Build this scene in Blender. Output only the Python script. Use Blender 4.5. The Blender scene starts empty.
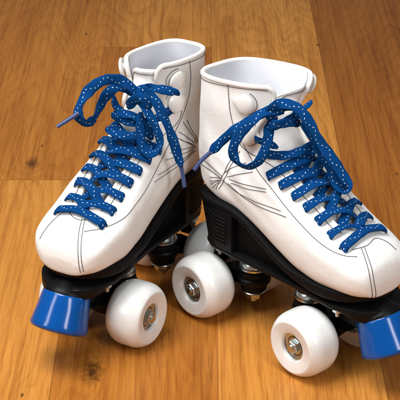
import bpy, bmesh, math, random
from mathutils import Vector, Matrix, Quaternion
from mathutils.bvhtree import BVHTree
random.seed(7)
PI = math.pi
scene = bpy.context.scene
COL = scene.collection

# ------------------------------------------------------------------ materials
def new_mat(name):
    m = bpy.data.materials.new(name); m.use_nodes = True
    nt = m.node_tree
    return m, nt, nt.nodes['Principled BSDF']
def N(nt, t, **kw):
    n = nt.nodes.new(t)
    for k, v in kw.items(): setattr(n, k, v)
    return n
def ramp(nt, stops, interp='LINEAR'):
    r = N(nt, 'ShaderNodeValToRGB'); r.color_ramp.interpolation = interp
    e = r.color_ramp.elements
    while len(e) < len(stops): e.new(0.5)
    for i, (p, c) in enumerate(stops):
        e[i].position = p; e[i].color = (*c, 1) if len(c) == 3 else c
    return r
def math_n(nt, op, a=None, b=None, c=None):
    n = N(nt, 'ShaderNodeMath', operation=op)
    for i, v in enumerate((a, b, c)):
        if v is None: continue
        if isinstance(v, (int, float)): n.inputs[i].default_value = v
        else: nt.links.new(v, n.inputs[i])
    return n.outputs[0]
def mixc(nt, f, a, b, mode='MIX'):
    n = N(nt, 'ShaderNodeMix', data_type='RGBA', blend_type=mode)
    for i, v in ((0, f), (6, a), (7, b)):
        if isinstance(v, (int, float)): n.inputs[i].default_value = v
        elif isinstance(v, tuple): n.inputs[i].default_value = (*v, 1)
        else: nt.links.new(v, n.inputs[i])
    return n.outputs[2]
def add_bump(nt, b, h, strength=.3, dist=.001):
    n = N(nt, 'ShaderNodeBump'); n.inputs['Strength'].default_value = strength; n.inputs['Distance'].default_value = dist
    nt.links.new(h, n.inputs['Height']); nt.links.new(n.outputs[0], b.inputs['Normal'])
def noise(nt, vec, scale, detail=4, rough=.5, dist=0):
    n = N(nt, 'ShaderNodeTexNoise'); n.inputs['Scale'].default_value = scale
    n.inputs['Detail'].default_value = detail; n.inputs['Roughness'].default_value = rough; n.inputs['Distortion'].default_value = dist
    if vec is not None: nt.links.new(vec, n.inputs['Vector'])
    return n.outputs[0]

def simple(name, col, rough=.5, metal=0, coat=0, bump=None, spec=None, wear=None):
    m, nt, b = new_mat(name)
    tc = N(nt, 'ShaderNodeTexCoord')
    b.inputs['Base Color'].default_value = (*col, 1); b.inputs['Roughness'].default_value = rough
    b.inputs['Metallic'].default_value = metal; b.inputs['Coat Weight'].default_value = coat
    if spec is not None: b.inputs['Specular IOR Level'].default_value = spec
    if bump: add_bump(nt, b, noise(nt, tc.outputs['Object'], bump[0], 5, .6), bump[1], bump[2])
    if wear:
        nz = noise(nt, tc.outputs['Object'], wear[0], 6, .65)
        r = ramp(nt, [(wear[1], (0, 0, 0)), (wear[1] + .12, (1, 1, 1))]); nt.links.new(nz, r.inputs[0])
        nt.links.new(mixc(nt, r.outputs[0], col, wear[2]), b.inputs['Base Color'])
    return m

def leather_mat():
    m, nt, b = new_mat('white_leather')
    tc = N(nt, 'ShaderNodeTexCoord'); o = tc.outputs['Object']
    big = noise(nt, o, 14, 3, .5)
    c = mixc(nt, big, (.84, .83, .80), (.88, .875, .855))
    scuff = noise(nt, o, 60, 6, .7); r = ramp(nt, [(.66, (0, 0, 0)), (.80, (.35, .35, .35))]); nt.links.new(scuff, r.inputs[0])
    c = mixc(nt, r.outputs[0], c, (.55, .50, .42))
    nt.links.new(c, b.inputs['Base Color'])
    b.inputs['Roughness'].default_value = .55; b.inputs['Coat Weight'].default_value = .04; b.inputs['Coat Roughness'].default_value = .3
    v = N(nt, 'ShaderNodeTexVoronoi'); v.inputs['Scale'].default_value = 900; nt.links.new(o, v.inputs['Vector'])
    h = math_n(nt, 'ADD', math_n(nt, 'MULTIPLY', v.outputs['Distance'], .08), math_n(nt, 'MULTIPLY', noise(nt, o, 38, 4, .55, .6), 1.4))
    add_bump(nt, b, h, .5, .0012)
    return m

def lace_mat():
    m, nt, b = new_mat('blue_woven_lace')
    tc = N(nt, 'ShaderNodeTexCoord'); sp = N(nt, 'ShaderNodeSeparateXYZ'); nt.links.new(tc.outputs['UV'], sp.inputs[0])
    U, V = sp.outputs[0], sp.outputs[1]            # U: metres along the lace x100, V: turns round it
    # herring-bone weave
    w1 = math_n(nt, 'SINE', math_n(nt, 'ADD', math_n(nt, 'MULTIPLY', U, 90.0), math_n(nt, 'MULTIPLY', math_n(nt, 'PINGPONG', math_n(nt, 'MULTIPLY', V, 16), 1.0), 5.0)))
    col = mixc(nt, math_n(nt, 'MULTIPLY_ADD', w1, .5, .5), (.0002, .024, .105), (.0004, .060, .235))
    nz = noise(nt, tc.outputs['Object'], 45, 3)
    col = mixc(nt, math_n(nt, 'MULTIPLY', nz, .35), col, (.0006, .08, .28))
    masks = []
    for v0, ph in ((.25, .1), (.75, .7)):
        tri = math_n(nt, 'PINGPONG', math_n(nt, 'MULTIPLY_ADD', U, 1.05, ph), 1.0)      # 0..1..0 : the fleck yarn wanders across the face
        off = math_n(nt, 'MULTIPLY_ADD', tri, .17, -.085)
        dv = math_n(nt, 'ABSOLUTE', math_n(nt, 'SUBTRACT', math_n(nt, 'ADD', V, off), v0))
        inl = math_n(nt, 'LESS_THAN', dv, .0115)
        fr = math_n(nt, 'FRACT', math_n(nt, 'ADD', math_n(nt, 'MULTIPLY', U, 3.1), ph))
        nzf = math_n(nt, 'MULTIPLY_ADD', noise(nt, tc.outputs['Object'], 350, 2), .30, -.01)
        on = math_n(nt, 'LESS_THAN', math_n(nt, 'ABSOLUTE', math_n(nt, 'SUBTRACT', fr, .5)), nzf)
        masks.append(math_n(nt, 'MULTIPLY', inl, on))
    mk = masks[0]
    for q in masks[1:]: mk = math_n(nt, 'MAXIMUM', mk, q)
    nt.links.new(mixc(nt, mk, col, (.66, .76, .86)), b.inputs['Base Color'])
    b.inputs['Roughness'].default_value = .75; b.inputs['Specular IOR Level'].default_value = .08
    add_bump(nt, b, math_n(nt, 'ADD', w1, math_n(nt, 'MULTIPLY', mk, 1.5)), .45, .00035)
    return m

def wheel_mat():
    m, nt, b = new_mat('white_urethane')
    tc = N(nt, 'ShaderNodeTexCoord')
    nz = noise(nt, tc.outputs['Object'], 60, 5, .6)
    r = ramp(nt, [(.35, (.85, .85, .83)), (.7, (.78, .77, .73))]); nt.links.new(nz, r.inputs[0]); nt.links.new(r.outputs[0], b.inputs['Base Color'])
    b.inputs['Roughness'].default_value = .3; b.inputs['Coat Weight'].default_value = .25; b.inputs['Coat Roughness'].default_value = .15
    b.inputs['Subsurface Weight'].default_value = .0; b.inputs['Subsurface Radius'].default_value = (.006, .005, .004); b.inputs['Subsurface Scale'].default_value = .6
    add_bump(nt, b, noise(nt, tc.outputs['Object'], 220, 4), .12, .0004)
    return m

PW = .1095     # plank width (m)
def floor_mat():
    m, nt, b = new_mat('varnished_oak_planks')
    tc = N(nt, 'ShaderNodeTexCoord'); sp = N(nt, 'ShaderNodeSeparateXYZ'); nt.links.new(tc.outputs['Object'], sp.inputs[0])
    X, Y = sp.outputs[0], sp.outputs[1]
    fx = math_n(nt, 'DIVIDE', math_n(nt, 'SUBTRACT', X, FX0), PW)
    # seams are not perfectly ruled: tiny wander
    idx = math_n(nt, 'FLOOR', fx); fr = math_n(nt, 'FRACT', fx)
    # end joints: each plank strip has its own offset, joint length 0.9 m except where given
    def joint(shift):   # shift by plank index -> (cell id, fract)
        rnd = N(nt, 'ShaderNodeTexWhiteNoise', noise_dimensions='1D'); nt.links.new(math_n(nt, 'ADD', idx, shift), rnd.inputs['W'])
        return rnd.outputs['Value']
    off = None
    # explicit joint offsets for the strips in view
    offs = {-2: J[0], -1: J[1], 0: J[2], 1: J[3]}
    acc = math_n(nt, 'MULTIPLY', joint(3.3), .8)
    for k, val in offs.items():
        eq = math_n(nt, 'COMPARE', idx, float(k), .1)
        acc = math_n(nt, 'ADD', math_n(nt, 'MULTIPLY', acc, math_n(nt, 'SUBTRACT', 1.0, eq)), math_n(nt, 'MULTIPLY', eq, val))
    fy = math_n(nt, 'DIVIDE', math_n(nt, 'SUBTRACT', Y, acc), 1.35)
    jid = math_n(nt, 'FLOOR', fy); jf = math_n(nt, 'FRACT', fy)
    cid = math_n(nt, 'ADD', math_n(nt, 'MULTIPLY', idx, 7.13), math_n(nt, 'MULTIPLY', jid, 3.71))
    wn = N(nt, 'ShaderNodeTexWhiteNoise', noise_dimensions='1D'); nt.links.new(cid, wn.inputs['W'])
    rv = wn.outputs['Value']
    # grain coordinates, shifted per plank
    cx = N(nt, 'ShaderNodeCombineXYZ')
    nt.links.new(math_n(nt, 'ADD', X, math_n(nt, 'MULTIPLY', rv, 9.7)), cx.inputs[0])
    nt.links.new(math_n(nt, 'ADD', math_n(nt, 'MULTIPLY', Y, math_n(nt, 'MULTIPLY_ADD', rv, .16, .07)), math_n(nt, 'MULTIPLY', cid, 1.37)), cx.inputs[1])
    g = cx.outputs[0]
    # knots: rings flow round them
    kacc = None; kdark = None
    for (kx, ky, kr) in KN:
        dx = math_n(nt, 'SUBTRACT', X, kx); dy = math_n(nt, 'MULTIPLY', math_n(nt, 'SUBTRACT', Y, ky), .42)
        d = math_n(nt, 'SQRT', math_n(nt, 'ADD', math_n(nt, 'MULTIPLY', dx, dx), math_n(nt, 'MULTIPLY', dy, dy)))
        e = math_n(nt, 'POWER', 2.718, math_n(nt, 'MULTIPLY', d, -1.0 / (kr * 3.2)))
        kacc = e if kacc is None else math_n(nt, 'ADD', kacc, e)
        dn = math_n(nt, 'MULTIPLY_ADD', math_n(nt, 'SUBTRACT', noise(nt, tc.outputs['Object'], 170, 4), .5), kr * 1.5, d)
        dk = N(nt, 'ShaderNodeMapRange'); dk.inputs['From Min'].default_value = kr * 1.15; dk.inputs['From Max'].default_value = kr * .25; nt.links.new(dn, dk.inputs[0])
        kdark = dk.outputs[0] if kdark is None else math_n(nt, 'MAXIMUM', kdark, dk.outputs[0])
    # growth rings of a log sawn nearly along its axis: parabolic 'cathedral' figure, one pith line per board
    lx = math_n(nt, 'ADD', math_n(nt, 'MULTIPLY', math_n(nt, 'SUBTRACT', fr, .5), PW), math_n(nt, 'MULTIPLY_ADD', rv, .16, -.08))
    wob = noise(nt, g, 11, 2, .45, .3)
    hh = math_n(nt, 'ADD', math_n(nt, 'MULTIPLY_ADD', Y, .16, .03), math_n(nt, 'MULTIPLY_ADD', wob, .16, -.08))
    rad = math_n(nt, 'SQRT', math_n(nt, 'ADD', math_n(nt, 'MULTIPLY', lx, lx), math_n(nt, 'MULTIPLY', hh, hh)))
    rad = math_n(nt, 'ADD', rad, math_n(nt, 'MULTIPLY', noise(nt, g, 38, 3, .5), .0075))
    rad = math_n(nt, 'ADD', rad, math_n(nt, 'MULTIPLY', kacc, .045))
    saw = math_n(nt, 'FRACT', math_n(nt, 'DIVIDE', rad, math_n(nt, 'MULTIPLY_ADD', rv, .005, .0065)))
    rings = saw
    # fine pores along the plank
    cp = N(nt, 'ShaderNodeCombineXYZ')
    nt.links.new(math_n(nt, 'MULTIPLY', X, 1.0), cp.inputs[0]); nt.links.new(math_n(nt, 'MULTIPLY', Y, .022), cp.inputs[1]); nt.links.new(rv, cp.inputs[2])
    pores = noise(nt, cp.outputs[0], 1500, 3, .6)
    fib = noise(nt, cp.outputs[0], 230, 6, .7)
    blot = noise(nt, g, 5, 3, .55)
    base = mixc(nt, blot, (.395, .129, .017), (.61, .260, .052))
    pr = ramp(nt, [(0, (.62, .54, .45)), (.38, (.82, .76, .68)), (.65, (1.0, 1.0, 1.0)), (1, (1.16, 1.26, 1.38))])
    tone = math_n(nt, 'MULTIPLY_ADD', rv, .5, .25)
    for kx_, above, below in ((-2, .50, .92), (-1, .78, .36), (0, .92, .5), (1, .14, .6)):
        eqx = math_n(nt, 'COMPARE', idx, float(kx_), .1)
        val = math_n(nt, 'MULTIPLY_ADD', math_n(nt, 'GREATER_THAN', jid, -.5), above - below, below)
        tone = math_n(nt, 'ADD', math_n(nt, 'MULTIPLY', tone, math_n(nt, 'SUBTRACT', 1.0, eqx)), math_n(nt, 'MULTIPLY', eqx, val))
    nt.links.new(tone, pr.inputs[0])
    base = mixc(nt, 1.0, base, pr.outputs[0], 'MULTIPLY')
    cs = N(nt, 'ShaderNodeCombineXYZ'); nt.links.new(X, cs.inputs[0]); nt.links.new(math_n(nt, 'MULTIPLY', Y, .10), cs.inputs[1]); nt.links.new(cid, cs.inputs[2])
    st_ = ramp(nt, [(.32, (.70, .58, .47)), (.48, (.98, .96, .93)), (.70, (1.16, 1.20, 1.24))]); nt.links.new(noise(nt, cs.outputs[0], 34, 4, .6, .4), st_.inputs[0])
    base = mixc(nt, .65, base, st_.outputs[0], 'MULTIPLY')
    rr = ramp(nt, [(0, (.92, .89, .85)), (.12, (1.05, 1.06, 1.06)), (.55, (1, 1, 1)), (.88, (.78, .69, .58)), (1, (.74, .64, .52))]); nt.links.new(rings, rr.inputs[0])
    base = mixc(nt, math_n(nt, 'MULTIPLY_ADD', blot, 1.0, -.12), base, rr.outputs[0], 'MULTIPLY')
    fr_ = ramp(nt, [(.34, (.66, .57, .46)), (.5, (1, 1, 1)), (.68, (1.14, 1.16, 1.15))]); nt.links.new(fib, fr_.inputs[0])
    base = mixc(nt, .8, base, fr_.outputs[0], 'MULTIPLY')
    po = ramp(nt, [(.33, (.55, .45, .36)), (.44, (1, 1, 1))]); nt.links.new(pores, po.inputs[0])
    base = mixc(nt, .65, base, po.outputs[0], 'MULTIPLY')
    base = mixc(nt, math_n(nt, 'MULTIPLY', kdark, .88), base, (.050, .018, .006))
    # seams
    sx = math_n(nt, 'MINIMUM', fr, math_n(nt, 'SUBTRACT', 1.0, fr))
    seam = math_n(nt, 'MULTIPLY', math_n(nt, 'LESS_THAN', sx, .0035), math_n(nt, 'GREATER_THAN', fx, -1.5))
    sy = math_n(nt, 'LESS_THAN', math_n(nt, 'MINIMUM', jf, math_n(nt, 'SUBTRACT', 1.0, jf)), .00035)
    sm = math_n(nt, 'MAXIMUM', seam, sy)
    base = mixc(nt, math_n(nt, 'MULTIPLY', sm, .45), base, (.10, .035, .01))
    nt.links.new(base, b.inputs['Base Color'])
    rn = noise(nt, tc.outputs['Object'], 25, 4)
    nt.links.new(math_n(nt, 'MULTIPLY_ADD', rn, .22, .20), b.inputs['Roughness'])
    b.inputs['Specular IOR Level'].default_value = .14
    h = math_n(nt, 'ADD', math_n(nt, 'MULTIPLY', pores, .25), math_n(nt, 'MULTIPLY', sm, -1.2))
    h = math_n(nt, 'ADD', h, math_n(nt, 'MULTIPLY', noise(nt, tc.outputs['Object'], 9, 2), 3.0))
    add_bump(nt, b, h, .35, .0006)
    return m

# ------------------------------------------------------------------ camera
F, H, HZ = 1525.0, .688, 757.0
TH = math.atan(HZ / F); D = H / math.sin(TH)
CAM = Vector((0, -D * math.cos(TH), H))
FW = Vector((0, math.cos(TH), -math.sin(TH))); UP = Vector((0, math.sin(TH), math.cos(TH)))
cam = bpy.data.cameras.new('camera'); camo = bpy.data.objects.new('camera', cam); COL.objects.link(camo)
camo.location = CAM; camo.rotation_euler = (PI / 2 - TH, 0, 0)
cam.sensor_width = 36; cam.lens = 36 * F / 400; cam.clip_start = .05; cam.clip_end = 50
scene.camera = camo
def ray(px, py): return (Vector(((px - 200) / F, 0, 0)) + FW - UP * ((py - 200) / F))
def floor_pt(px, py):
    d = ray(px, py); t = -CAM.z / d.z; return CAM + d * t

# ------------------------------------------------------------------ mesh helpers
def link(name, verts, faces, mat, parent=None, smooth=True, uvs=None, autos=None):
    me = bpy.data.meshes.new(name); me.from_pydata([tuple(v) for v in verts], [], faces)
    if uvs:
        l = me.uv_layers.new(name='UVMap')
        for i, uv in enumerate(uvs): l.data[i].uv = uv
    for p in me.polygons: p.use_smooth = smooth
    me.materials.append(mat)
    o = bpy.data.objects.new(name, me); COL.objects.link(o)
    if parent: o.parent = parent
    if autos is not None: me.set_sharp_from_angle(angle=math.radians(autos))
    return o
class MB:
    def __init__(s): s.v = []; s.f = []; s.uv = []
    def add(s, v, f, uv=None):
        n = len(s.v); s.v += [Vector(x) for x in v]; s.f += [tuple(i + n for i in q) for q in f]
        if uv: s.uv += uv
    def build(s, name, mat, parent=None, smooth=True, autos=35):
        return link(name, s.v, s.f, mat, parent, smooth, s.uv or None, autos)
def lathe(mb, prof, origin, axis, seg=64, closed=False, phase=0):
    """prof: (radius, distance along axis)"""
    a = Vector(axis).normalized(); q = Vector((0, 0, 1)).rotation_difference(a); o = Vector(origin)
    v = []; f = []
    for r, z in prof:
        for k in range(seg):
            t = 2 * PI * k / seg + phase; v.append(o + q @ Vector((r * math.cos(t), r * math.sin(t), z)))
    n = len(prof)
    for i in range(n - 1 if not closed else n):
        j = (i + 1) % n
        for k in range(seg):
            l = (k + 1) % seg; f.append((i * seg + k, i * seg + l, j * seg + l, j * seg + k))
    if not closed:
        f.append(tuple(range(seg))[::-1]); f.append(tuple((n - 1) * seg + k for k in range(seg)))
    mb.add(v, f)
def tube(mb, pts, r, seg=8, rfun=None):
    pts = [Vector(p) for p in pts]; n = len(pts); v = []; f = []
    prev = None
    for i, p in enumerate(pts):
        t = (pts[min(i + 1, n - 1)] - pts[max(i - 1, 0)]).normalized()
        if prev is None: a = t.orthogonal().normalized()
        else: a = (prev - t * prev.dot(t)).normalized()
        prev = a; b = t.cross(a); rr = rfun(i / (n - 1)) if rfun else r
        for k in range(seg):
            w = 2 * PI * k / seg; v.append(p + a * math.cos(w) * rr + b * math.sin(w) * rr)
    for i in range(n - 1):
        for k in range(seg):
            l = (k + 1) % seg; f.append((i * seg + k, i * seg + l, (i + 1) * seg + l, (i + 1) * seg + k))
    f.append(tuple(range(seg))[::-1]); f.append(tuple((n - 1) * seg + k for k in range(seg)))
    mb.add(v, f)
def cat(pts, n):
    """Catmull-Rom through pts (lists of tuples), n samples per span"""
    P = [Vector(p) for p in pts]; P = [P[0] * 2 - P[1]] + P + [P[-1] * 2 - P[-2]]
    out = []
    for i in range(1, len(P) - 2):
        for k in range(n):
            t = k / n; a, b, c, d = P[i - 1], P[i], P[i + 1], P[i + 2]
            out.append(.5 * ((2 * b) + (c - a) * t + (2 * a - 5 * b + 4 * c - d) * t * t + (3 * b - a - 3 * c + d) * t ** 3))
    out.append(P[-2]); return out
def interp(tab, x):
    if x <= tab[0][0]: return tab[0][1]
    for (a, b), (c, d) in zip(tab, tab[1:]):
        if x <= c: return b + (d - b) * (x - a) / (c - a)
    return tab[-1][1]
def sinterp(tab, x):
    """smooth (Catmull) table look-up on uneven abscissae"""
    n = len(tab)
    if x <= tab[0][0]: return tab[0][1]
    if x >= tab[-1][0]: return tab[-1][1]
    for i in range(n - 1):
        if x <= tab[i + 1][0]: break
    x0, y0 = tab[i]; x1, y1 = tab[i + 1]; h = x1 - x0; t = (x - x0) / h
    m0 = (y1 - tab[i - 1][1]) / (x1 - tab[i - 1][0]) if i > 0 else (y1 - y0) / h
    m1 = (tab[i + 2][1] - y0) / (tab[i + 2][0] - x0) if i < n - 2 else (y1 - y0) / h
    return (2*t**3-3*t*t+1)*y0 + (t**3-2*t*t+t)*h*m0 + (-2*t**3+3*t*t)*y1 + (t**3-t*t)*h*m1
def slab(mb, stations, topz, botz, halfw, cen, bev=.0015, inset=0):
    """a sole-like body: for x stations an outline with given half width, centre, top and bottom heights, rounded edges"""
    v = []; f = []
    for x in stations:
        w = max(halfw(x) - inset, .0004); c = cen(x); t = topz(x); b = botz(x)
        e = min(bev, w * .5, (t - b) * .45)
        ring = [(c - w, b + e), (c - w, t - e), (c - w + e * .3, t - e * .3), (c - w + e, t), (c + w - e, t), (c + w - e * .3, t - e * .3), (c + w, t - e), (c + w, b + e), (c + w - e * .3, b + e * .3), (c + w - e, b), (c - w + e, b), (c - w + e * .3, b + e * .3)]
        for y, z in ring: v.append((x, y, z))
    m = 12
    for i in range(len(stations) - 1):
        for k in range(m):
            l = (k + 1) % m; f.append((i * m + k, i * m + l, (i + 1) * m + l, (i + 1) * m + k))
    f.append(tuple(range(m))[::-1]); f.append(tuple((len(stations) - 1) * m + k for k in range(m)))
    mb.add(v, f)
def box(mb, c, s, rot=None, bev=.001):
    bm = bmesh.new(); bmesh.ops.create_cube(bm, size=1)
    for q in bm.verts: q.co = Vector((q.co.x * s[0], q.co.y * s[1], q.co.z * s[2]))
    bmesh.ops.bevel(bm, geom=bm.edges[:], offset=min(bev, min(s) * .4), segments=2, affect='EDGES')
    R = rot or Matrix.Identity(3)
    bm.verts.index_update(); v = [Vector(c) + R @ q.co for q in bm.verts]; f = [[q.index for q in p.verts] for p in bm.faces]; bm.free(); mb.add(v, f)

# ------------------------------------------------------------------ the boot surface (local: x to the toe, z up, medial side = +y*side)
#      Fx     Fz     Bx     Bz     w     nF   nB   taper
RINGS = [
    (.1163, .08882, .1163, .08878, .00003, 2.0, 2.0, 0),
    (.1160, .0975, .1148, .0818, .0165, 2.2, 2.6, 0),
    (.1120, .1088, .1100, .0808, .0265, 2.2, 3.0, 0),
    (.1025, .1160, .1000, .0798, .0335, 2.2, 3.5, 0),
    (.0895, .1217, .0840, .0791, .0365, 2.1, 4.0, 0),
    (.0750, .1275, .0640, .0780, .0380, 2.0, 4.0, 0),
    (.0590, .1360, .0420, .0800, .0370, 2.0, 4.0, 0),
    (.0440, .1460, .0180, .0890, .0345, 2.0, 4.0, 0),
    (.0310, .1565, -.0080, .1000, .0325, 2.0, 3.6, .03),
    (.0200, .1680, -.0350, .1075, .0315, 2.0, 3.2, .06),
    (.0125, .1790, -.0640, .1080, .0310, 2.0, 2.6, .10),
    (.0070, .1900, -.0850, .1150, .0300, 2.0, 2.3, .14),
    (.0040, .1990, -.0925, .1370, .0300, 2.0, 2.2, .16),
    (.0030, .2070, -.0915, .1650, .0310, 2.0, 2.3, .13),
    (.0030, .2150, -.0880, .1940, .0325, 2.0, 2.6, .10),
    (.0035, .2230, -.0850, .2190, .0340, 2.0, 3.0, .08),
]
NR = len(RINGS) - 1
TW = {1: (-.0035, .012, .93, .78), -1: (0, -.07, 1.02, 1.02)}     # each boot has slouched its own way: base shift, lean, collar length and width
def cen(x, side): return interp(CEN, x) + TW[side][0] * min(1, max(0, (.07 - x) / .05))
CEN = [(-.09, .004), (-.05, .003), (0, 0), (.05, -.006), (.10, -.005), (.12, -.003)]   # centre line (towards medial)
def ring_at(u):
    i = min(int(u), NR - 1); t = u - i
    g = lambda k: RINGS[max(0, min(NR, k))]
    a, b, c, d = g(i - 1), g(i), g(i + 1), g(i + 2)
    if i == 0: a = tuple(2 * p - q for p, q in zip(b, c))
    if i == NR - 1: d = tuple(2 * q - p for p, q in zip(b, c))
    return [.5 * ((2 * q) + (r - p) * t + (2 * p - 5 * q + 4 * r - s) * t * t + (3 * q - p - 3 * r + s) * t ** 3) for p, q, r, s in zip(a, b, c, d)]
def skew(u, x, sk):
    """the collar opens towards the outer side in front"""
    k = min(1, max(0, (u - 11.5) / 3.5)); return sk * (x + .07) * k * k * (3 - 2 * k)
def S(u, phi, side):
    fx, fz, bx, bz, w, nF, nB, tp = ring_at(u)
    c, s = math.cos(phi), math.sin(phi)
    n = nF + (nB - nF) * (1 - c) / 2
    a = math.copysign(abs(c) ** (2 / n), c); b = math.copysign(abs(s) ** (2 / n), s)
    x = (fx + bx) / 2 + (fx - bx) / 2 * a; z = (fz + bz) / 2 + (fz - bz) / 2 * a
    y = w * b * (1 - tp * (a + 1)) if tp else w * b
    zz = max(0, z - .11)
    bs, lean, sx, sw = TW[side]
    k = min(1, max(0, (u - 9.5) / 5)); k = k * k * (3 - 2 * k)
    x = -.038 + (x + .038) * (1 + (sx - 1) * k); y *= 1 + (sw - 1) * k
    y += side * (cen(x, side) + lean * zz - skew(u, x, (.04 if side > 0 else .14)))
    # soft leather: gentle folds at the ankle
    if u > 5:
        k = min(1, (u - 5) / 4)
        y += k * .0005 * math.sin(z * 420 + x * 190) * s * s * max(0, 1 - abs(z - .135) / .03) + k * .0006 * math.sin(z * 150 + x * 60 + (1.3 if s > 0 else 4.0)) * s * s
        x += k * .0004 * math.sin(z * 170 + y * 90)
    return Vector((x, y, z))
U0 = 4.55           # throat starts
def gap(u):
    if u <= U0: return 0
    g = .0105 + .0035 * min(1, (u - U0) / 8)
    t = min(1, (u - U0) / .9)
    return g * math.sqrt(max(0, 1 - (1 - t) ** 2))
def phi_edge(u, extra=0, med=0):
    """med = 1: medial edge, -1: lateral edge"""
    g = gap(u) * (1.42 if med > 0 else .96) + extra + max(0, min(1, (u - 11) / 3.5)) * (.0005 if med > 0 else .0060)
    if g <= 0: return 0
    w = ring_at(u)
    lo, hi = 0, PI / 2
    for _ in range(30):
        m = (lo + hi) / 2
        b = math.sin(m) ** (2 / (w[5] + (w[6] - w[5]) * (1 - math.cos(m)) / 2)) * w[4] * (1 - w[7] * (math.cos(m) + 1))
        if b < g: lo = m
        else: hi = m
    return lo
UTOP = NR
def umap(u, k):
    """round the front corners of the collar; k = 0 at the throat edge .. 1 at the back"""
    us = 11.5
    if u <= us: return u
    r = .10; cut = 0
    if k < r: cut = 1.15 * (1 - math.sqrt(max(0, 1 - (1 - k / r) ** 2)))
    dip = .03 * math.sin(min(1, k) * PI) ** 2
    return us + (u - us) * (UTOP - cut - dip - us) / (UTOP - us)
NU, NV = 120, 120
def boot_grid(side, off=0.0, u_from=0, nu=NU, extra=0.0):
    P = []
    for i in range(nu + 1):
        u = u_from + (NR - u_from) * i / nu
        pp, pn = phi_edge(u, extra, side), phi_edge(u, extra, -side)
        row = []
        for j in range(NV + 1):
            kk = j / NV; k = 2 * min(kk, 1 - kk)
            uu = umap(u, k)
            row.append(S(uu, pp + (2 * PI - pn - pp) * kk, side))
        P.append(row)
    if off:
        Q = []
        for i, row in enumerate(P):
            r2 = []
            for j, p in enumerate(row):
                a = P[min(i + 1, nu)][j] - P[max(i - 1, 0)][j]; b = row[min(j + 1, NV)] - row[max(j - 1, 0)]
                n = b.cross(a)
                n = n.normalized() if n.length > 1e-12 else Vector((0, 0, 1))
                fx = ring_at(min(NR, u_from + (NR - u_from) * i / nu)); ax_ = Vector(((fx[0] + fx[2]) / 2, side * cen(p.x, side), (fx[1] + fx[3]) / 2))
                if n.dot(p - ax_) < 0: n = -n
                r2.append(p - n * off)
            Q.append(r2)
        return Q
    return P
def grid_mesh(P):
    v = [p for r in P for p in r]; m = len(P[0]); f = []
    for i in range(len(P) - 1):
        for j in range(m - 1): f.append((i * m + j, i * m + j + 1, (i + 1) * m + j + 1, (i + 1) * m + j))
    return v, f

M = {}
def build_materials():
    M['leather'] = leather_mat(); M['lace'] = lace_mat(); M['wheel'] = wheel_mat()
    M['lining'] = simple('grey_lining', (.70, .70, .74), .85, bump=(300, .3, .0006))
    M['tongue'] = simple('tongue_leather', (.78, .77, .75), .45, bump=(50, .3, .001))
    M['rim'] = simple('rim_leather', (.80, .77, .72), .45, bump=(120, .3, .0005), wear=(140, .66, (.25, .2, .15)))
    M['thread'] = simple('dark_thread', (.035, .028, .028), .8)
    M['dark'] = simple('lace_hole', (.02, .02, .02), .7)
    M['black'] = simple('black_rubber', (.0035, .0035, .004), .5, bump=(200, .15, .0005), spec=.14)
    M['plate'] = simple('black_plate', (.0038, .0038, .0042), .42, bump=(350, .12, .0003), spec=.16)
    M['steel'] = simple('steel', (.56, .61, .60), .28, metal=1, bump=(300, .1, .0003), wear=(90, .62, (.35, .34, .30)))
    M['darksteel'] = simple('dark_steel', (.26, .28, .27), .38, metal=1, bump=(300, .2, .0003), wear=(200, .55, (.12, .11, .09)))
    M['blue'] = simple('blue_plastic', (.0003, .072, .31), .17, spec=.35, coat=.2, bump=(35, .05, .0005))
    M['aglet'] = simple('aglet', (.035, .06, .17), .35, coat=.1)
    M['stud'] = simple('white_stud', (.80, .78, .74), .22, coat=.5)

def transform_pt(o, p): return o.matrix_world @ Vector(p)

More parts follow.
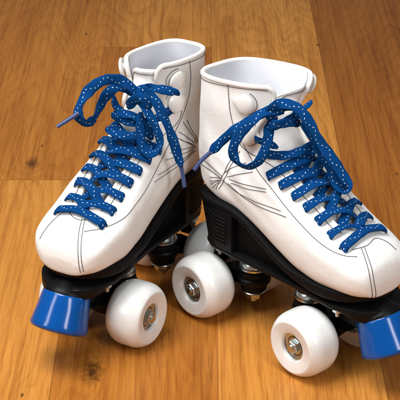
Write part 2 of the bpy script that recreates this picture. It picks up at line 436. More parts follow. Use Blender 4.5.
def make_skate(pos, ang, side, label, laces, stitches, seed):
    root = bpy.data.objects.new('roller_skate', None); COL.objects.link(root)
    root.location = (pos[0], pos[1], 0); root.rotation_euler = (0, 0, ang)
    root['label'] = label; root['category'] = 'roller skate'; root['group'] = 'pair of quad roller skates'
    W = Matrix.Translation((pos[0], pos[1], 0)) @ Matrix.Rotation(ang, 4, 'Z'); WI = W.inverted()
    # ---- leather upper
    P = boot_grid(side); v, f = grid_mesh(P)
    bm = bmesh.new(); bv = [bm.verts.new(q) for q in v]
    for q in f:
        try: bm.faces.new([bv[i] for i in q])
        except ValueError: pass
    bmesh.ops.remove_doubles(bm, verts=bm.verts[:], dist=.00008)
    bmesh.ops.recalc_face_normals(bm, faces=bm.faces[:])
    me = bpy.data.meshes.new('boot'); bm.to_mesh(me)
    # outward check
    s_ = sum((fc.normal.dot(fc.calc_center_median() - Vector((0.02, 0, .12)))) for fc in bm.faces)
    if s_ < 0: me.flip_normals()
    bm.free()
    me.materials.append(M['leather'])
    for p in me.polygons: p.use_smooth = True
    boot = bpy.data.objects.new('boot', me); COL.objects.link(boot); boot.parent = root
    so = boot.modifiers.new('thick', 'SOLIDIFY'); so.thickness = .0026; so.offset = -1
    bvh = BVHTree.FromPolygons([tuple(q.co) for q in me.vertices], [tuple(p.vertices) for p in me.polygons])
    # ---- lining
    PL = boot_grid(side, .0032, u_from=8.5, nu=60, extra=.002); v, f = grid_mesh(PL)
    ln = link('lining', v, f, M['lining'], boot)
    # ---- rolled rim along throat and collar
    rim = MB()
    for js in (0, NV):
        pass
    path = [P[i][0] for i in range(NU + 1) if i / NU * NR > U0 - .02] + P[NU][1:-1] + [P[i][NV] for i in range(NU, -1, -1) if i / NU * NR > U0 - .02]
    nrm = []
    off = []
    for p in path:
        h = bvh.find_nearest(p); off.append(p - h[1] * .0011)
    tube(rim, off, .0021, 10)
    rim.build('collar_trim', M['rim'], boot)
    # ---- tongue
    tg = []; nt_ = 46; mt = 20
    for i in range(nt_ + 1):
        u = U0 - .5 + (NR - .50 - U0 + .5) * i / nt_
        pw, pv = phi_edge(max(u, U0 + .9), .0050, side), phi_edge(max(u, U0 + .9), .0050 - .0030 * max(0, u - 11), -side); row = []
        fx = ring_at(min(u, NR))
        for j in range(mt + 1):
            ph = -pv + (pw + pv) * j / mt
            p = S(u, ph, side); c = Vector(((fx[0] + fx[2]) / 2, p.y, (fx[1] + fx[3]) / 2))
            inward = Vector((fx[2] - fx[0], 0, fx[3] - fx[1])).normalized()
            e = abs(j / mt - .5) * 2
            yc = side * cen(p.x, side) + side * (TW[side][1] * max(0, p.z - .11) - skew(u, p.x, (.04 if side > 0 else .14)))
            p.y = yc + (p.y - yc) * .87
            p = p + inward * (.0058 + .0012 * math.sin(u * 2.4) + max(0, u - 11) * .0008)
            if i == nt_: pass
            row.append(p)
        tg.append(row)
    # round the top of the tongue
    for j in range(mt + 1):
        e = abs(j / mt - .5) * 2
        if e > .6:
            for i in range(nt_ - 2, nt_ + 1): tg[i][j] = tg[i][j].lerp(tg[nt_ - 3][j], (e - .6) * 1.4 * (i - nt_ + 3) / 3)
    v, f = grid_mesh(tg)
    to = link('tongue', v, f, M['tongue'], boot)
    so = to.modifiers.new('thick', 'SOLIDIFY'); so.thickness = .0030; so.offset = 0
    tst = MB()
    upath = [tg[i][2] for i in range(nt_ - 16, nt_ - 2)] + [tg[nt_ - 2][j] for j in range(3, mt - 2)] + [tg[i][mt - 2] for i in range(nt_ - 3, nt_ - 17, -1)]
    tube(tst, [q + Vector((.0022, 0, .0008)) for q in upath], .00028, 5)
    tst.build('stitching', M['thread'], to)
    tbvh_v = v; tb = BVHTree.FromPolygons([tuple(q) for q in v], [tuple(q) for q in f])

    # ---- surface probing in local space along the photo's lines of sight (used to place stitching and laces on the real surface)
    camL = WI @ CAM
    def castpx(px, py, tree=bvh):
        d = (WI.to_3x3() @ ray(px, py)).normalized(); r = tree.ray_cast(camL, d)
        return r, d
    st = MB()
    def stitch_line(pts, r=.00024, broken=False):
        """pts local points near the surface; lay thread on it"""
        q = cat(pts, 10) if len(pts) > 2 else [Vector(pts[0]).lerp(Vector(pts[1]), k / 14) for k in range(15)]
        out = []
        for p in q:
            h = bvh.find_nearest(p)
            n = h[1]
            out.append(h[0] + n * .00025)
        # resample at about 1 mm and cut into stitches
        L = [0]
        for a, b in zip(out, out[1:]): L.append(L[-1] + (b - a).length)
        tot = L[-1]; step = .0026; k = 0; s = 0
        def at(d):
            d = max(0, min(tot, d))
            for i in range(len(L) - 1):
                if d <= L[i + 1]:
                    t = (d - L[i]) / max(1e-9, L[i + 1] - L[i]); return out[i].lerp(out[i + 1], t)
            return out[-1]
        while s < tot:
            e = min(s + step * .90, tot)
            a, b = at(s), at(e); mid = at((s + e) / 2)
            n = bvh.find_nearest(mid)[1]
            tube(st, [a - n * .0001, a.lerp(mid, .5) + n * .0002, mid + n * .00025, mid.lerp(b, .5) + n * .0002, b - n * .0001], r, 5)
            s += step
    for pl in stitches:
        loc = []
        for px, py in pl:
            h, d = castpx(px, py)
            if h[0] is not None: loc.append(h[0])
        if len(loc) >= 2: stitch_line(loc)
    # stitching set by the pattern itself: along the throat edge, collar edge, and down the toe
    ed = []
    for sg in (1, -1):
        for ex in (.0042,):
            pts = []
            for u in [U0 + .35 + (12.6 - U0 - .35) * k / 26 for k in range(27)]:
                pe = phi_edge(u, ex, sg * side); pts.append(S(u, sg * pe, side))
            stitch_line(pts, .00026)
    stitch_line([P[NU - 1][j].lerp(P[NU - 2][j], .3) for j in range(4, NV - 3, 4)], .00024)
    # ---- eyelets
    eyx = [.0870, .0715, .0570, .0435, .0310, .0180, .0050]
    eyes = {1: [], -1: []}
    def u_for_x(x, sg, ex):
        lo, hi = U0 - .8, 12
        for _ in range(30):
            m = (lo + hi) / 2
            p = S(m, sg * phi_edge(max(m, U0 + .9), ex, sg * side), side)
            if p.x > x: lo = m
            else: hi = m
        return lo
    for sg in (1, -1):
        for x in eyx:
            u = u_for_x(x, sg, .0080); p = S(u, sg * phi_edge(max(u, U0 + .9), .0080, sg * side), side); h = bvh.find_nearest(p)
            p = h[0]; n = h[1]; eyes[sg].append((p, n, u))
            em = MB()
            lathe(em, [(.0001, .0003), (.0021, .0003), (.0021, .0004), (.0026, .0009), (.0034, .0008), (.0038, .0002), (.0038, -.0005)], p, n, 20)
            eo = em.build('eyelet', M['rim'], boot)
            eo.data.materials.append(M['dark']); nf = len(eo.data.polygons)
            for pg in eo.data.polygons:
                if (pg.center - p).length < .0018: pg.material_index = 1
    # ---- black hole discs sit inside each eyelet ring
    # ---- speed-lacing hooks
    hooks = []; HOOK_SHADE = []
    for sg in (1, -1):
        for hk in (0, 1):
            h = castpx(*(((175, 79), (174, 102)) if side > 0 else ((246, 103), (249, 134)))[hk])[0]
            if sg * side < 0:      # the hooks of the outer flap face those of the inner one
                h = bvh.ray_cast(Vector((h[0].x + .012, sg * .08, h[0].z + .007 * (1 - hk))), Vector((0, -sg, 0)))
            p, n = h[0], h[1]
            hb = MB()
            lathe(hb, [(.0045, -.001), (.0042, .0026), (.0078, .0028), (.0087, .0033), (.0089, .0041), (.0086, .0050), (.0074, .0058), (.0052, .0065), (.0024, .0068), (.0003, .0069)], p, n, 32)
            # tail of the drop-shaped cap, pointing back
            o = hb.build('lace_hook', M['stud'], boot)
            back = Vector((-1, 0, .08)); back = (back - n * back.dot(n)).normalized(); hb2 = p
            for vv in o.data.vertices:
                q = vv.co - p; al = q.dot(back); hgt = q.dot(n)
                if al > .003 and hgt > .0012:
                    lat = q - back * al - n * hgt
                    k = (al - .003)
                    vv.co = p + back * (al + k * .65) + n * (hgt - k * .55) + lat * (1 - min(.75, k * 150 * .6))
            hooks.append((sg, p, n))
            ring = [p + (Quaternion(n, a * PI / 12) @ back) * .0098 for a in range(5, 18)]  # dark arc round the cap, imitating the shade at its rim
            HOOK_SHADE.append(ring)
    for rg in HOOK_SHADE: stitch_line(rg, .00022)
    st.build('stitching', M['thread'], boot)  # real seams, plus the dark arcs that imitate shade round the hooks
    # ---- sole
    hw = [(-.0885, .0004), (-.0875, .0085), (-.084, .0150), (-.078, .0205), (-.068, .0255), (-.05, .0290), (-.02, .0295), (.01, .0318), (.035, .0355), (.06, .0372), (.08, .0368), (.090, .0342), (.098, .0300), (.1050, .0230), (.1107, .0140), (.1135, .0060), (.1142, .0004)]
    leb = [(-.09, .1080), (-.06, .1100), (-.04, .1110), (-.02, .1075), (0, .0985), (.02, .0885), (.04, .0825), (.06, .0812), (.09, .0828), (.122, .0860)]
    HW = lambda x: interp(hw, x); CE = lambda x: side * cen(x, side); LB = lambda x: sinterp(leb, x)
    xs = [-.0885, -.088, -.087, -.0855, -.084] + [-.082 + .0025 * k for k in range(75)] + [.106, .1045, .107, .109, .110, .1112, .1122, .113, .1136, .1140, .1142]
    xs = sorted(set(x for x in xs if x <= .1142))
    sl = MB(); slab(sl, xs, lambda x: LB(x) + .0016, lambda x: LB(x) - interp([(-.04, .0038), (.03, .0040), (.06, .0070)], x), HW, CE, .0010)
    so_ = sl.build('sole', M['black'], root)
    # heel block with ridged side panels
    hx = [-.0875, -.0868, -.085, -.082, -.078, -.072, -.065, -.058, -.051, -.044, -.038, -.033, -.0315]
    hl = MB(); slab(hl, hx, lambda x: LB(x) - .0040, lambda x: .0700, lambda x: HW(x) * (.97 if x > -.085 else .93), CE, .0015)
    rd = hl
    for k in range(8):
        z = .0760 + .0034 * k
        for sg in (1, -1):
            pts = [Vector((x, CE(x) + sg * (HW(x) * .97 + .0001), z)) for x in (-.073, -.069, -.065, -.058, -.051, -.044, -.039)]
            tube(rd, pts, .0007, 6)
    for q in hl.v: q.x += max(0, LB(-.06) - q.z) * .26 * min(1, max(0, (-.045 - q.x) / .03))
    heel = hl.build('heel', M['black'], root)
    # arch web: recessed, with ribs
    ax = [-.0325, -.02, -.01, 0, .01, .02, .03, .04, .05]
    aw = MB(); slab(aw, ax, lambda x: LB(x) - .0045, lambda x: .0690, lambda x: .0215, CE, .001)
    for k in range(0):
        x = -.004
        for sg in (1, -1):
            zt, zb = LB(x) - .0045, .0710
            if zt - zb > .004: box(aw, (x, CE(x) + sg * .0238, (zt + zb) / 2), (.002, .0060, zt - zb), bev=.0004)
    aw.build('arch_support', M['black'], so_)
    # base plate
    ph = [(-.0765, .0004), (-.075, .012), (-.070, .020), (-.058, .0265), (-.03, .0285), (0, .0285), (.03, .031), (.06, .0345), (.085, .0345), (.10, .0300), (.109, .0245), (.1165, .0175), (.1205, .0095), (.1225, .0004)]
    px_ = [-.0765, -.076, -.075, -.0725] + [-.069 + .004 * k for k in range(45)] + [.104, .107, .110, .113, .1155, .118, .1198, .1210, .1219, .1225]
    px_ = sorted(set(x for x in px_ if x <= .1225))
    ptop = lambda x: min(.0710, LB(x) - .0072); pbot = lambda x: min(.0710, LB(x) - .0072) - .0050 - .0050 * min(1, max(0, (x - .092) / .016))
    pl = MB(); slab(pl, px_, ptop, pbot, lambda x: interp(ph, x), CE, .0016)
    plate = pl.build('base_plate', M['plate'], root)
    pr = MB(); slab(pr, px_[2:-2], pbot, lambda x: pbot(x) - .0018, lambda x: interp(ph, x) - .006, CE, .001)
    pr.build('plate_rib', M['plate'], plate)
    # ---- trucks, wheels
    r, wo, WW = .0285, .0508, .0330
    for end in (1, -1):
        axx = end * .0627; kx = end * .0345
        tr = bpy.data.objects.new('truck', None); COL.objects.link(tr); tr.parent = root
        hb = MB()
        box(hb, (end * .057, 0, .0625), (.046, .030, .006), bev=.0015)                 # mounting foot
        # hanger: ring round the king pin, web to the axle, pivot arm
        lathe(hb, [(.0138, -.0028), (.0150, -.001), (.0150, .0025), (.0138, .0040)], (kx, 0, .0345), (0, 0, 1), 40)
        box(hb, (end * .050, 0, .0325), (.030, .020, .011), bev=.003)
        box(hb, (end * .076, 0, .044), (.012, .014, .022), Matrix.Rotation(end * math.radians(-28), 3, 'Y'), bev=.003)
        lathe(hb, [(.0052, -.0185), (.0068, -.0165), (.0085, -.006), (.0092, 0), (.0085, .006), (.0068, .0165), (.0052, .0185)], (axx, 0, r), (0, 1, 0), 32)
        for sg in (1, -1):   # gussets
            hb.add([(axx, sg * .016, r + .004), (kx + end * .008, sg * .006, .039), (kx + end * .008, sg * .006, .029), (axx, sg * .016, r - .004), (axx, sg * .010, r + .004), (kx + end * .008, sg * .000, .039), (kx + end * .008, sg * .000, .029), (axx, sg * .010, r - .004)],
                   [(0, 1, 2, 3), (7, 6, 5, 4), (0, 4, 5, 1), (3, 2, 6, 7), (0, 3, 7, 4)])
        hang = hb.build('hanger', M['plate'], tr)
        cu = MB()
        lathe(cu, [(.0105, .0), (.0132, .0010), (.0138, .0035), (.0132, .0060), (.0108, .0070)], (kx, 0, .0378), (0, 0, 1), 40)
        lathe(cu, [(.0090, .0), (.0112, .0012), (.0118, .0040), (.0112, .0070), (.0092, .0082)], (kx, 0, .0235), (0, 0, 1), 40)
        cu.build('cushion', M['black'], tr)
        kp = MB()
        lathe(kp, [(.0075, 0), (.0128, .0004), (.0136, .0012), (.0136, .0030), (.0126, .0038), (.0122, .0065), (.0112, .0078), (.0088, .0084), (.0086, .0100), (.0070, .0150)], (kx, 0, .0448), (0, 0, 1), 48)
        lathe(kp, [(.0035, .0), (.0105, .0002), (.0112, .0012), (.0105, .0020)], (kx, 0, .0222), (0, 0, 1), 36)
        lathe(kp, [(.0070, .0), (.0074, .0008), (.0074, .0055), (.0070, .0063)], (kx, 0, .0160), (0, 0, 1), 6)
        lathe(kp, [(.0033, .0), (.0040, .0008), (.0040, .0400)], (kx, 0, .0125), (0, 0, 1), 20)
        kp.build('king_pin', M['steel'], tr)
        bxx = .084 if end > 0 else -.057
        for bx_, by_ in ((bxx, .0195), (bxx, -.0195)):
            zt = pbot(bx_) - .0018; bo = MB()
            lathe(bo, [(.0036, 0), (.0042, .0006), (.0042, .0036), (.0042, .0040)], (bx_, by_, zt - .0042), (0, 0, 1), 6)
            lathe(bo, [(.0016, 0), (.0020, .0006), (.0020, .0050)], (bx_, by_, zt - .0082), (0, 0, 1), 14)
            bo.build('bolt', M['steel'], tr)
        am = MB(); lathe(am, [(.0032, -.0440), (.0036, -.0434), (.0036, .0434), (.0032, .0440)], (axx, 0, r), (0, 1, 0), 20); am.build('axle', M['steel'], tr)
        for sg in (1, -1):
            w = bpy.data.objects.new('wheel', None); COL.objects.link(w); w.parent = root
            w.location = (axx, sg * (wo - WW / 2), r)
            hwid = WW / 2
            A = (0, sg, 0)
            # urethane ring, closed profile
            prof = [(.0116, hwid - .0075), (.0118, hwid - .0030), (.0123, hwid - .0020), (.0134, hwid - .0015), (.0180, hwid - .0008), (.0214, hwid - .0001), (.0224, hwid), (.0233, hwid - .0005), (.0248, hwid - .0019), (.0264, hwid - .0042), (.0277, hwid - .0070), (.0283, hwid - .0098), (.0285, hwid - .0125), (.0285, hwid - .0165)]
            prof = prof + [(a, -b) for a, b in prof[::-1][1:]]
            tm = MB(); lathe(tm, prof, (0, 0, 0), A, 72, closed=True); ty = tm.build('tyre', M['wheel'], w, autos=50)
            hb_ = MB(); lathe(hb_, [(.0040, hwid - .0085), (.0085, hwid - .0085), (.0088, hwid - .0058), (.0105, hwid - .0054), (.0107, hwid - .0044), (.0119, hwid - .0042), (.0126, -hwid + .006), (.0040, -hwid + .006)], (0, 0, 0), A, 48, closed=True)
            hb_.build('bearing', M['steel'], w)
            sh = MB(); lathe(sh, [(.0045, hwid - .0058), (.0084, hwid - .0058), (.0084, hwid - .0070), (.0045, hwid - .0070)], (0, 0, 0), A, 40, closed=True); sh.build('bearing_shield', M['darksteel'], w)
            nu = MB()
            lathe(nu, [(.0068, hwid - .0060), (.0070, hwid - .0056), (.0070, hwid - .0052)], (0, 0, 0), A, 32)
            rot = random.random()
            lathe(nu, [(.0056, hwid - .0054), (.0060, hwid - .0048), (.0060, hwid - .0014), (.0054, hwid - .0006), (.0040, hwid - .0004)], (0, 0, 0), A, 6, phase=rot)
            lathe(nu, [(.0034, hwid - .0020), (.0034, hwid + .0004), (.0028, hwid + .0009)], (0, 0, 0), A, 20)
            nu.build('axle_nut', M['steel'], w)
    # ---- toe stop
    ts = bpy.data.objects.new('toe_stop_holder', None)
    axs = Vector((.47, 0, -.88)).normalized(); top = Vector((.1080, side * -.003, .0630))
    tsm = MB(); lathe(tsm, [(.0002, .0020), (.0185, .0022), (.0196, .0030), (.0202, .0045), (.0215, .0140), (.0236, .0270), (.0243, .0305), (.0242, .0322), (.0233, .0336), (.0218, .0343), (.0002, .0346)], top, axs, 96)
    stop = tsm.build('toe_stop', M['blue'], root, autos=60)
    bk = MB(); lathe(bk, [(.0100, -.008), (.0150, -.003), (.0188, .0000), (.0196, .0020), (.0196, .0040), (.0180, .0046)], top, axs, 64)
    box(bk, (.095, side * -.003, .0520), (.036, .030, .012), bev=.003)
    bk.build('stop_bracket', M['plate'], stop)
    sb = MB(); lathe(sb, [(.0045, 0), (.0045, .0012)], top + axs * .0342, axs, 6); sb.build('bolt', M['steel'], stop)
    bpy.data.objects.remove(ts)

    # ---- laces
    LB_ = MB()
    ends = []
    ulen = [0.0]
    def ribbon(pts, nrms, width, thick, taper_ends=(0, 0), seg=16):
        n = len(pts); v = []; f = []; uv = []; ring_u = []
        T = []
        for i in range(n): T.append((pts[min(i + 1, n - 1)] - pts[max(i - 1, 0)]).normalized())
        L = ulen[0]; u0 = random.random() * 3
        for i in range(n):
            if i: L += (pts[i] - pts[i - 1]).length
            t = T[i]; nn = nrms[i] - t * nrms[i].dot(t); nn.normalize(); b = t.cross(nn)
            w = width[i] if isinstance(width, list) else width; h = thick[i] if isinstance(thick, list) else thick
            for k in range(seg):
                a = 2 * PI * k / seg; c, s = math.cos(a), math.sin(a)
                yy = math.copysign(abs(c) ** .75, c) * w / 2; zz = math.copysign(abs(s) ** .8, s) * h / 2
                v.append(pts[i] + b * yy + nn * zz)
            ring_u.append(L * 100 + u0)
        for i in range(n - 1):
            for k in range(seg):
                l = (k + 1) % seg
                f.append((i * seg + k, i * seg + l, (i + 1) * seg + l, (i + 1) * seg + k))
                a, bb = k / seg, (k + 1) / seg
                uv += [(ring_u[i], a), (ring_u[i], bb), (ring_u[i + 1], bb), (ring_u[i + 1], a)]
        f.append(tuple(range(seg))[::-1]); uv += [(ring_u[0], 0)] * seg
        f.append(tuple((n - 1) * seg + k for k in range(seg))); uv += [(ring_u[-1], 0)] * seg
        LB_.add(v, f, uv); ulen[0] = L
    rnd = random.Random(seed)
    def mid_pt(u, y, lift):
        fx = ring_at(u); p = S(u, 0, side); outw = Vector((fx[0] - fx[2], 0, fx[1] - fx[3])).normalized()
        ex = (abs(y) / fx[4]) ** 2 * .5 * .9
        # surface height at lateral y
        ph = math.asin(min(.98, abs(y) / (fx[4] * (1 - 2 * fx[7] * .9)))) * (1 if y > 0 else -1)
        q = S(u, ph, side); return q + outw * lift, outw
    GF = lambda sg: 1.42 if sg * side > 0 else .96
    def cross(i, sg, hi):
        """from under the flap at eyelet i on side sg, over the tongue, into eyelet i+1 on the other side"""
        pa, na, ua = eyes[sg][i]; pb, nb, ub = eyes[-sg][i + 1]
        q0, o0 = mid_pt(ua + .10, sg * (gap(ua + .1) * GF(sg) + .0030), -.0035)
        q1, o1 = mid_pt(ua + .14, sg * (gap(ua + .1) * .72 * GF(sg)), -.0012)
        q2, o2 = mid_pt(ua * .5 + ub * .5, side * .0022, .0012 + hi)
        q3, o3 = mid_pt(ub - .12, -sg * gap(ub) * .8 * GF(-sg), .0026 + hi * .5)
        inw = (q3 - pb).normalized()
        q4 = pb + nb * .0027 + inw * .0034
        q5 = pb + nb * .0023 - inw * .0004
        q6 = pb + nb * .0004 - inw * .0022
        q7 = pb - nb * .0020 - inw * .0016
        jit = Vector((rnd.uniform(-1, 1), rnd.uniform(-.5, .5), rnd.uniform(-.3, 1))) * .0011
        pts = cat([q0, q1, q2 + jit, q3 + jit * .6, q4, q5, q6, q7], 7)
        m = len(pts); nr = []
        for k in range(m):
            t = k / (m - 1); n_ = o2.lerp(nb, min(1, max(0, (t - .35) / .35)))
            if t > .72: n_ = n_ + (-inw) * (t - .72) * 4.5
            nr.append(n_.normalized())
        tw = rnd.uniform(-.3, .3)
        nr = [(Quaternion((pts[min(k + 1, m - 1)] - pts[max(0, k - 1)]).normalized(), tw * math.sin(PI * k / (m - 1))) @ q) for k, q in enumerate(nr)]
        wd = []
        for k in range(m):
            t = k / (m - 1); w = .0084 + .0006 * math.sin(t * 9 + i)
            if t > .80: w *= 1 - .52 * ((t - .80) / .20)
            wd.append(w)
        ribbon(pts, nr, wd, .0017)
    for sg in (1, -1): print('EYE', side, sg, [(round(200 + F * q.x / q.y), round(200 - F * q.z / q.y)) for q in (Vector(((W @ e[0] - CAM).x, (W @ e[0] - CAM).dot(FW), (W @ e[0] - CAM).dot(UP))) for e in eyes[sg])])
    # bottom bar
    pa, na, ua = eyes[1][0]; pb, nb, ub = eyes[-1][0]
    q2, o2 = mid_pt((ua + ub) / 2 + .12, 0, .0035)
    def endq(p, n, inw): return [p - n * .0020 - inw * .0012, p + n * .0006 - inw * .0020, p + n * .0028, p + n * .0032 + inw * .0035]
    ia = (q2 - pa).normalized(); ib = (q2 - pb).normalized()
    pts = cat(endq(pa, na, ia) + [q2] + endq(pb, nb, ib)[::-1], 7); m = len(pts)
    ribbon(pts, [(na.lerp(o2, k / m * 2) if k < m / 2 else o2.lerp(nb, k / m * 2 - 1)) for k in range(m)], [.0086 * (1 - .4 * max(0, abs(k / (m - 1) - .5) * 2 - .75) * 4) for k in range(m)], .0030)
    for i in range(len(eyx) - 1):
        a = 1 if (i % 2 == 0) else -1
        cross(i, a, .0); cross(i, -a, .0030)
    # free runs and bow, traced: (px, py, lift towards the viewer in metres, twist in degrees)
    aglets = []
    for run in laces:
        kind, wid, tk, pp = run[:4]
        tref = run[4]          # reference point pixel on the boot
        h, d = castpx(*tref); h2 = tb.ray_cast(camL, d)
        hh = [x[3] for x in (h, h2) if x[0] is not None]
        if not hh: print('MISS', tref)
        t0 = min(hh) if hh else (Vector((0, 0, .19)) - camL).length
        ctrl = []; tws = []
        for px, py, lift, twd in pp:
            d = (WI.to_3x3() @ ray(px, py)).normalized()
            hits = [x[3] for x in (bvh.ray_cast(camL, d), tb.ray_cast(camL, d)) if x[0] is not None]
            t = t0 - lift
            if hits and lift > -.5: t = min(t, min(hits) - .0022)
            if lift <= -.5:      # glued: rests on whatever is there
                t = min(hits) - (-lift - 1) if hits else t0
            ctrl.append(camL + d * t); tws.append(twd)
        pts = cat(ctrl, 9); m = len(pts)
        # smooth
        for _ in range(3): pts = [pts[0]] + [pts[k] * .5 + (pts[k - 1] + pts[k + 1]) * .25 for k in range(1, m - 1)] + [pts[-1]]
        nr = []
        for k in range(m):
            x = k / 9; i = min(int(x), len(tws) - 2); tt = tws[i] + (tws[i + 1] - tws[i]) * (x - i)
            tc_ = (camL - pts[k]).normalized(); tg_ = (pts[min(k + 1, m - 1)] - pts[max(0, k - 1)]).normalized()
            nr.append(Quaternion(tg_, math.radians(tt)) @ tc_)
        if kind == 'aglet':
            am = MB(); tube(am, pts, .0017, 12, lambda t: .0019 - .0003 * t); aglets.append(am)
        else:
            wl = []
            for k in range(m):
                e = min(k, m - 1 - k) / 5
                wl.append(wid * .88 * (1 + .07 * math.sin(k * .33 + px) + .04 * math.sin(k * .9)) * (1 if e >= 1 else .42 + .58 * math.sin(e * PI / 2)))
            ribbon(pts, [(Quaternion((pts[min(k + 1, m - 1)] - pts[max(0, k - 1)]).normalized(), .42 * math.sin(k * .16 + px) + .2 * math.sin(k * .37 + py)) @ q) for k, q in enumerate(nr)], wl, [tk * .54 * (1 + .15 * math.sin(k * .5 + py)) for k in range(m)])
    lace = LB_.build('lace', M['lace'], root, autos=None) if False else link('lace', LB_.v, LB_.f, M['lace'], root, True, LB_.uv)
    for am in aglets: am.build('lace_tip', M['aglet'], lace)
    return root

# ------------------------------------------------------------------ placement numbers
A_POS, A_ANG = (-.0515, -.2013), -2.103
B_POS, B_ANG = (.070, -.248), -.8483
p = floor_pt(217.5, 350); FX0 = p.x
PW = (floor_pt(217.5, 350) - floor_pt(56.5, 350)).length
# end joints (y of a joint for strips -2,-1,0,1; strip 0 starts at the central seam)
J = (floor_pt(40, 180).y, floor_pt(120, 47).y, -.50, -.60)
KN = []
for kx, ky, kr in ((32, 163, .0068), (93, 372, .0085), (42, 146, .0016), (326, 214, .0050), (318, 45, .0025), (397, 174, .0020), (86, 34, .0022), (22, 395, .0015)):
    q = floor_pt(kx, ky); KN.append((q.x, q.y, kr))
build_materials()
fl_m = floor_mat()
fl = link('floor', [(-3, -3, 0), (3, -3, 0), (3, 3, 0), (-3, 3, 0)], [(0, 1, 2, 3)], fl_m, smooth=False)
fl['kind'] = 'structure'

# ------------------------------------------------------------------ traced stitching (photo pixels laid onto the boot surface)
stA = [
    [(189.5, 60), (190.5, 75), (188, 98), (180, 121), (165, 152), (152, 178), (138, 201), (124, 218), (104, 228), (84, 232)],
    [(82, 219), (79, 232), (78, 250), (80, 270), (80.6, 272.5)], [(85, 219), (82.5, 232), (81, 250), (83, 269), (83.6, 272)],
    [(40, 239), (44, 232), (52, 222), (62, 213), (68, 211)], [(68, 211), (73, 217), (79, 220), (86, 220)],
    [(183, 122), (190, 132), (196, 143)], [(187, 120), (192, 131), (198, 142)],
    [(179, 132), (194, 143)], [(177, 138), (192, 145)], [(181, 140), (195, 146)],
    [(166, 160), (182, 154), (196, 147)], [(170, 153), (184, 149), (194, 146)],
    [(154, 182), (175, 168), (196, 150)], [(158, 175), (178, 162), (194, 150)],
]
stB = [
    [(228, 84), (229, 98), (231, 115), (238, 135), (255, 166), (272, 189), (290, 212), (312, 236), (330, 250), (345, 256), (357, 257)],
    [(361, 248), (366, 262), (370, 280), (372, 297.5)], [(364, 247), (369.5, 262), (373.5, 280), (375.5, 297)],
    [(352, 250), (360, 248), (368, 245), (374, 239), (380, 239), (388, 243), (396, 250)],
    [(200.5, 162), (208, 168.5), (221, 178)], [(201, 157), (210, 165), (222, 176)],
    [(200.5, 178), (210, 177), (220, 178)], [(201, 182.5), (210, 181), (219, 180)],
    [(204, 190), (211, 184), (220, 180)], [(207, 193.5), (213, 187.5), (219, 182)],
    [(215, 200), (216, 189), (222, 177), (229, 163), (237, 148)], [(218, 200), (219, 189), (225, 178), (232, 164), (240, 151)],
    [(224, 173), (234, 167), (246, 163)], [(227, 177), (240, 174), (253, 172)],
    [(229, 179), (247, 185), (266, 189)], [(231, 183), (248, 189), (266, 192)],
    [(223, 180), (240, 194), (262, 204), (281, 211)], [(228, 183), (245, 198), (265, 209), (286, 217)],
]
# lace runs: (kind, width, thickness, [(px, py, lift, twist)...], reference pixel)
RA = (139, 100); RB = (280, 118)
laA = [
    # upper crossings hidden in the knot
    ('l', .0086, .0032, [(113, 112, .010, 0), (118, 118, .014, 10), (130, 122, .016, 0), (146, 122, .016, -10), (158, 118, .012, 0), (168, 112, -1.003, 0), (176, 105, -1.002, 0)], RA),
    ('l', .0082, .0032, [(113, 95, .008, 40), (115, 104, .012, 30), (122, 113, .016, 0), (134, 116, .020, 0), (146, 128, .016, 0), (152, 140, .012, 0)], RA),
    ('l', .0082, .0032, [(106, 128, .012, 0), (114, 133, .016, 0), (128, 136, .018, 0), (143, 134, .016, 0), (154, 128, .014, 0)], RA),
    ('l', .0088, .0034, [(142, 86, .016, 30), (152, 88, .014, 0), (165, 90, .012, 0), (173, 92, .010, 10), (178, 95, .004, 30)], RA),
    # left loop
    ('l', .0104, .0042, [(140, 104, .020, 20), (137, 94, .026, 10), (126, 83, .030, 0), (112, 79, .032, 0), (98, 83, .032, 10), (86, 94, .030, 10), (79, 107, .028, 20), (79, 118, .026, 50), (86, 123, .022, 70), (94, 119, .020, 50), (99, 109, .019, 30), (105, 97, .019, 20), (115, 88, .020, 0), (128, 88, .020, 0), (138, 96, .018, 0)], RA),
    # right, long tail to the aglet
    ('l', .0092, .0038, [(133, 92, .024, 0), (143, 90, .030, 0), (152, 96, .032, 0), (160, 109, .032, 0), (167, 124, .028, 0), (173, 140, .022, 0), (178, 156, .016, 0), (181, 167, .013, 20)], RA),
    # right loop
    ('l', .0086, .0036, [(136, 92, .022, 0), (143, 104, .026, 0), (150, 116, .028, 0), (157, 130, .026, 0), (160, 143, .022, 30), (155, 153, .018, 50), (146, 152, .016, 30), (141, 141, .018, 0), (140, 126, .020, 0), (141, 112, .020, 0)], RA),
    ('l', .0086, .0036, [(124, 150, .008, 0), (132, 150, .012, 0), (142, 150, .014, 10), (152, 148, .014, 0)], RA),
    # knot
    ('l', .0100, .0044, [(128, 108, .018, 0), (134, 100, .027, 0), (142, 98, .032, 0), (147, 104, .030, 10), (144, 112, .024, 20)], RA),
    ('aglet', 0, 0, [(79, 113, .030, 0), (68, 120, .030, 0), (57, 127, .030, 0)], RA),
    ('aglet', 0, 0, [(181, 166, .012, 0), (183, 176, .010, 0), (184.5, 187, .008, 0)], RA),
]
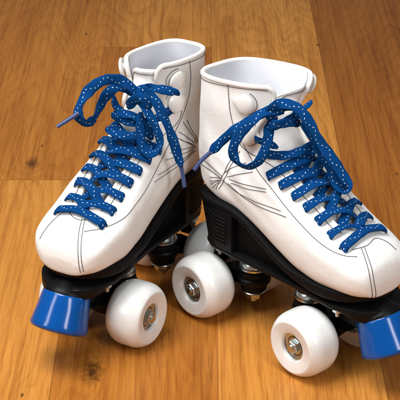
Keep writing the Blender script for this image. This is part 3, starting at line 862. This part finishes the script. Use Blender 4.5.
laB = [
    ('l', .0086, .0034, [(262, 152, -1.003, 0), (272, 155, .004, 0), (288, 155, .010, 0), (303, 150, .012, 0), (316, 142, .010, 0)], RB),
    # band from far hook into the knot
    ('l', .0080, .0034, [(311, 101, .004, 60), (306, 107, .010, 40), (300, 112, .014, 20), (292, 118, .018, 0), (280, 124, .018, 0), (270, 128, .014, 0)], RB),
    ('l', .0070, .0030, [(253, 138, -1.002, 30), (260, 141, .008, 20), (268, 143, .010, 0), (278, 148, .008, 0)], RB),
    # left loop
    ('l', .0094, .0040, [(284, 112, .024, 0), (268, 111, .028, 0), (252, 121, .030, 0), (239, 135, .028, 10), (233, 149, .024, 20), (236, 161, .020, 40), (246, 167, .018, 50), (257, 163, .018, 40), (264, 152, .020, 20), (268, 138, .022, 0), (270, 126, .020, 0), (276, 116, .018, 0)], RB),
    # left tail to the aglet
    ('l', .0092, .0038, [(296, 106, .022, 0), (284, 107, .026, 0), (268, 111, .022, 0), (252, 119, .018, 0), (236, 129, .015, 0), (222, 141, .013, 0), (210, 153, .012, 10)], RB),
    ('aglet', 0, 0, [(211, 152, .0125, 0), (202, 160, .011, 0), (194, 170, .010, 0)], RB),
    # right loop
    ('l', .0100, .0042, [(272, 120, .022, 0), (270, 110, .028, 10), (280, 104, .032, 0), (294, 106, .034, 0), (305, 116, .034, 0), (313, 130, .032, 0), (323, 146, .030, 0), (335, 163, .028, 0), (344, 177, .026, 10), (349, 188, .024, 40), (344, 192, .019, 70), (338, 185, .016, 20), (331, 170, .016, 0), (322, 152, .018, 0), (312, 135, .020, 0), (302, 122, .020, 0)], RB),
    # knot
    ('l', .0090, .0042, [(300, 124, .018, 0), (292, 122, .024, 0), (280, 124, .028, 0), (270, 126, .024, 0), (266, 136, .016, 0)], RB),
]
make_skate(A_POS, A_ANG, 1, 'white roller skate on the left, toe stop fully in view, facing the lower left corner', laA, stA, 3)
make_skate(B_POS, B_ANG, -1, 'white roller skate on the right, its blue toe stop cut off by the photo edge', laB, stB, 5)

# ------------------------------------------------------------------ light
world = bpy.data.worlds.new('World'); scene.world = world; world.use_nodes = True
bg = world.node_tree.nodes['Background']; bg.inputs[0].default_value = (.95, .97, 1, 1); bg.inputs[1].default_value = .15
def area(name, loc, target, sx, sy, power, col=(1, 1, 1)):
    l = bpy.data.lights.new(name, 'AREA'); l.shape = 'RECTANGLE'; l.size = sx; l.size_y = sy; l.energy = power; l.color = col
    o = bpy.data.objects.new(name, l); COL.objects.link(o); o.location = loc
    o.rotation_euler = (Vector(target) - Vector(loc)).to_track_quat('-Z', 'Y').to_euler()
area('key_softbox', (-.38, -.42, 1.25), (0, -.20, .05), .8, .6, 19.5, (.98, .99, 1))
area('left_softbox', (-1.15, -1.0, .95), (0, -.25, .08), .30, .9, 8, (1, 1, 1))
area('right_softbox', (.75, -1.5, 1.0), (0, -.25, .08), .30, .9, 11, (1, 1, 1))
scene.view_settings.view_transform = 'Standard'; scene.view_settings.look = 'None'
scene.view_settings.exposure = 0; scene.view_settings.gamma = 1
scene.render.engine = 'CYCLES'
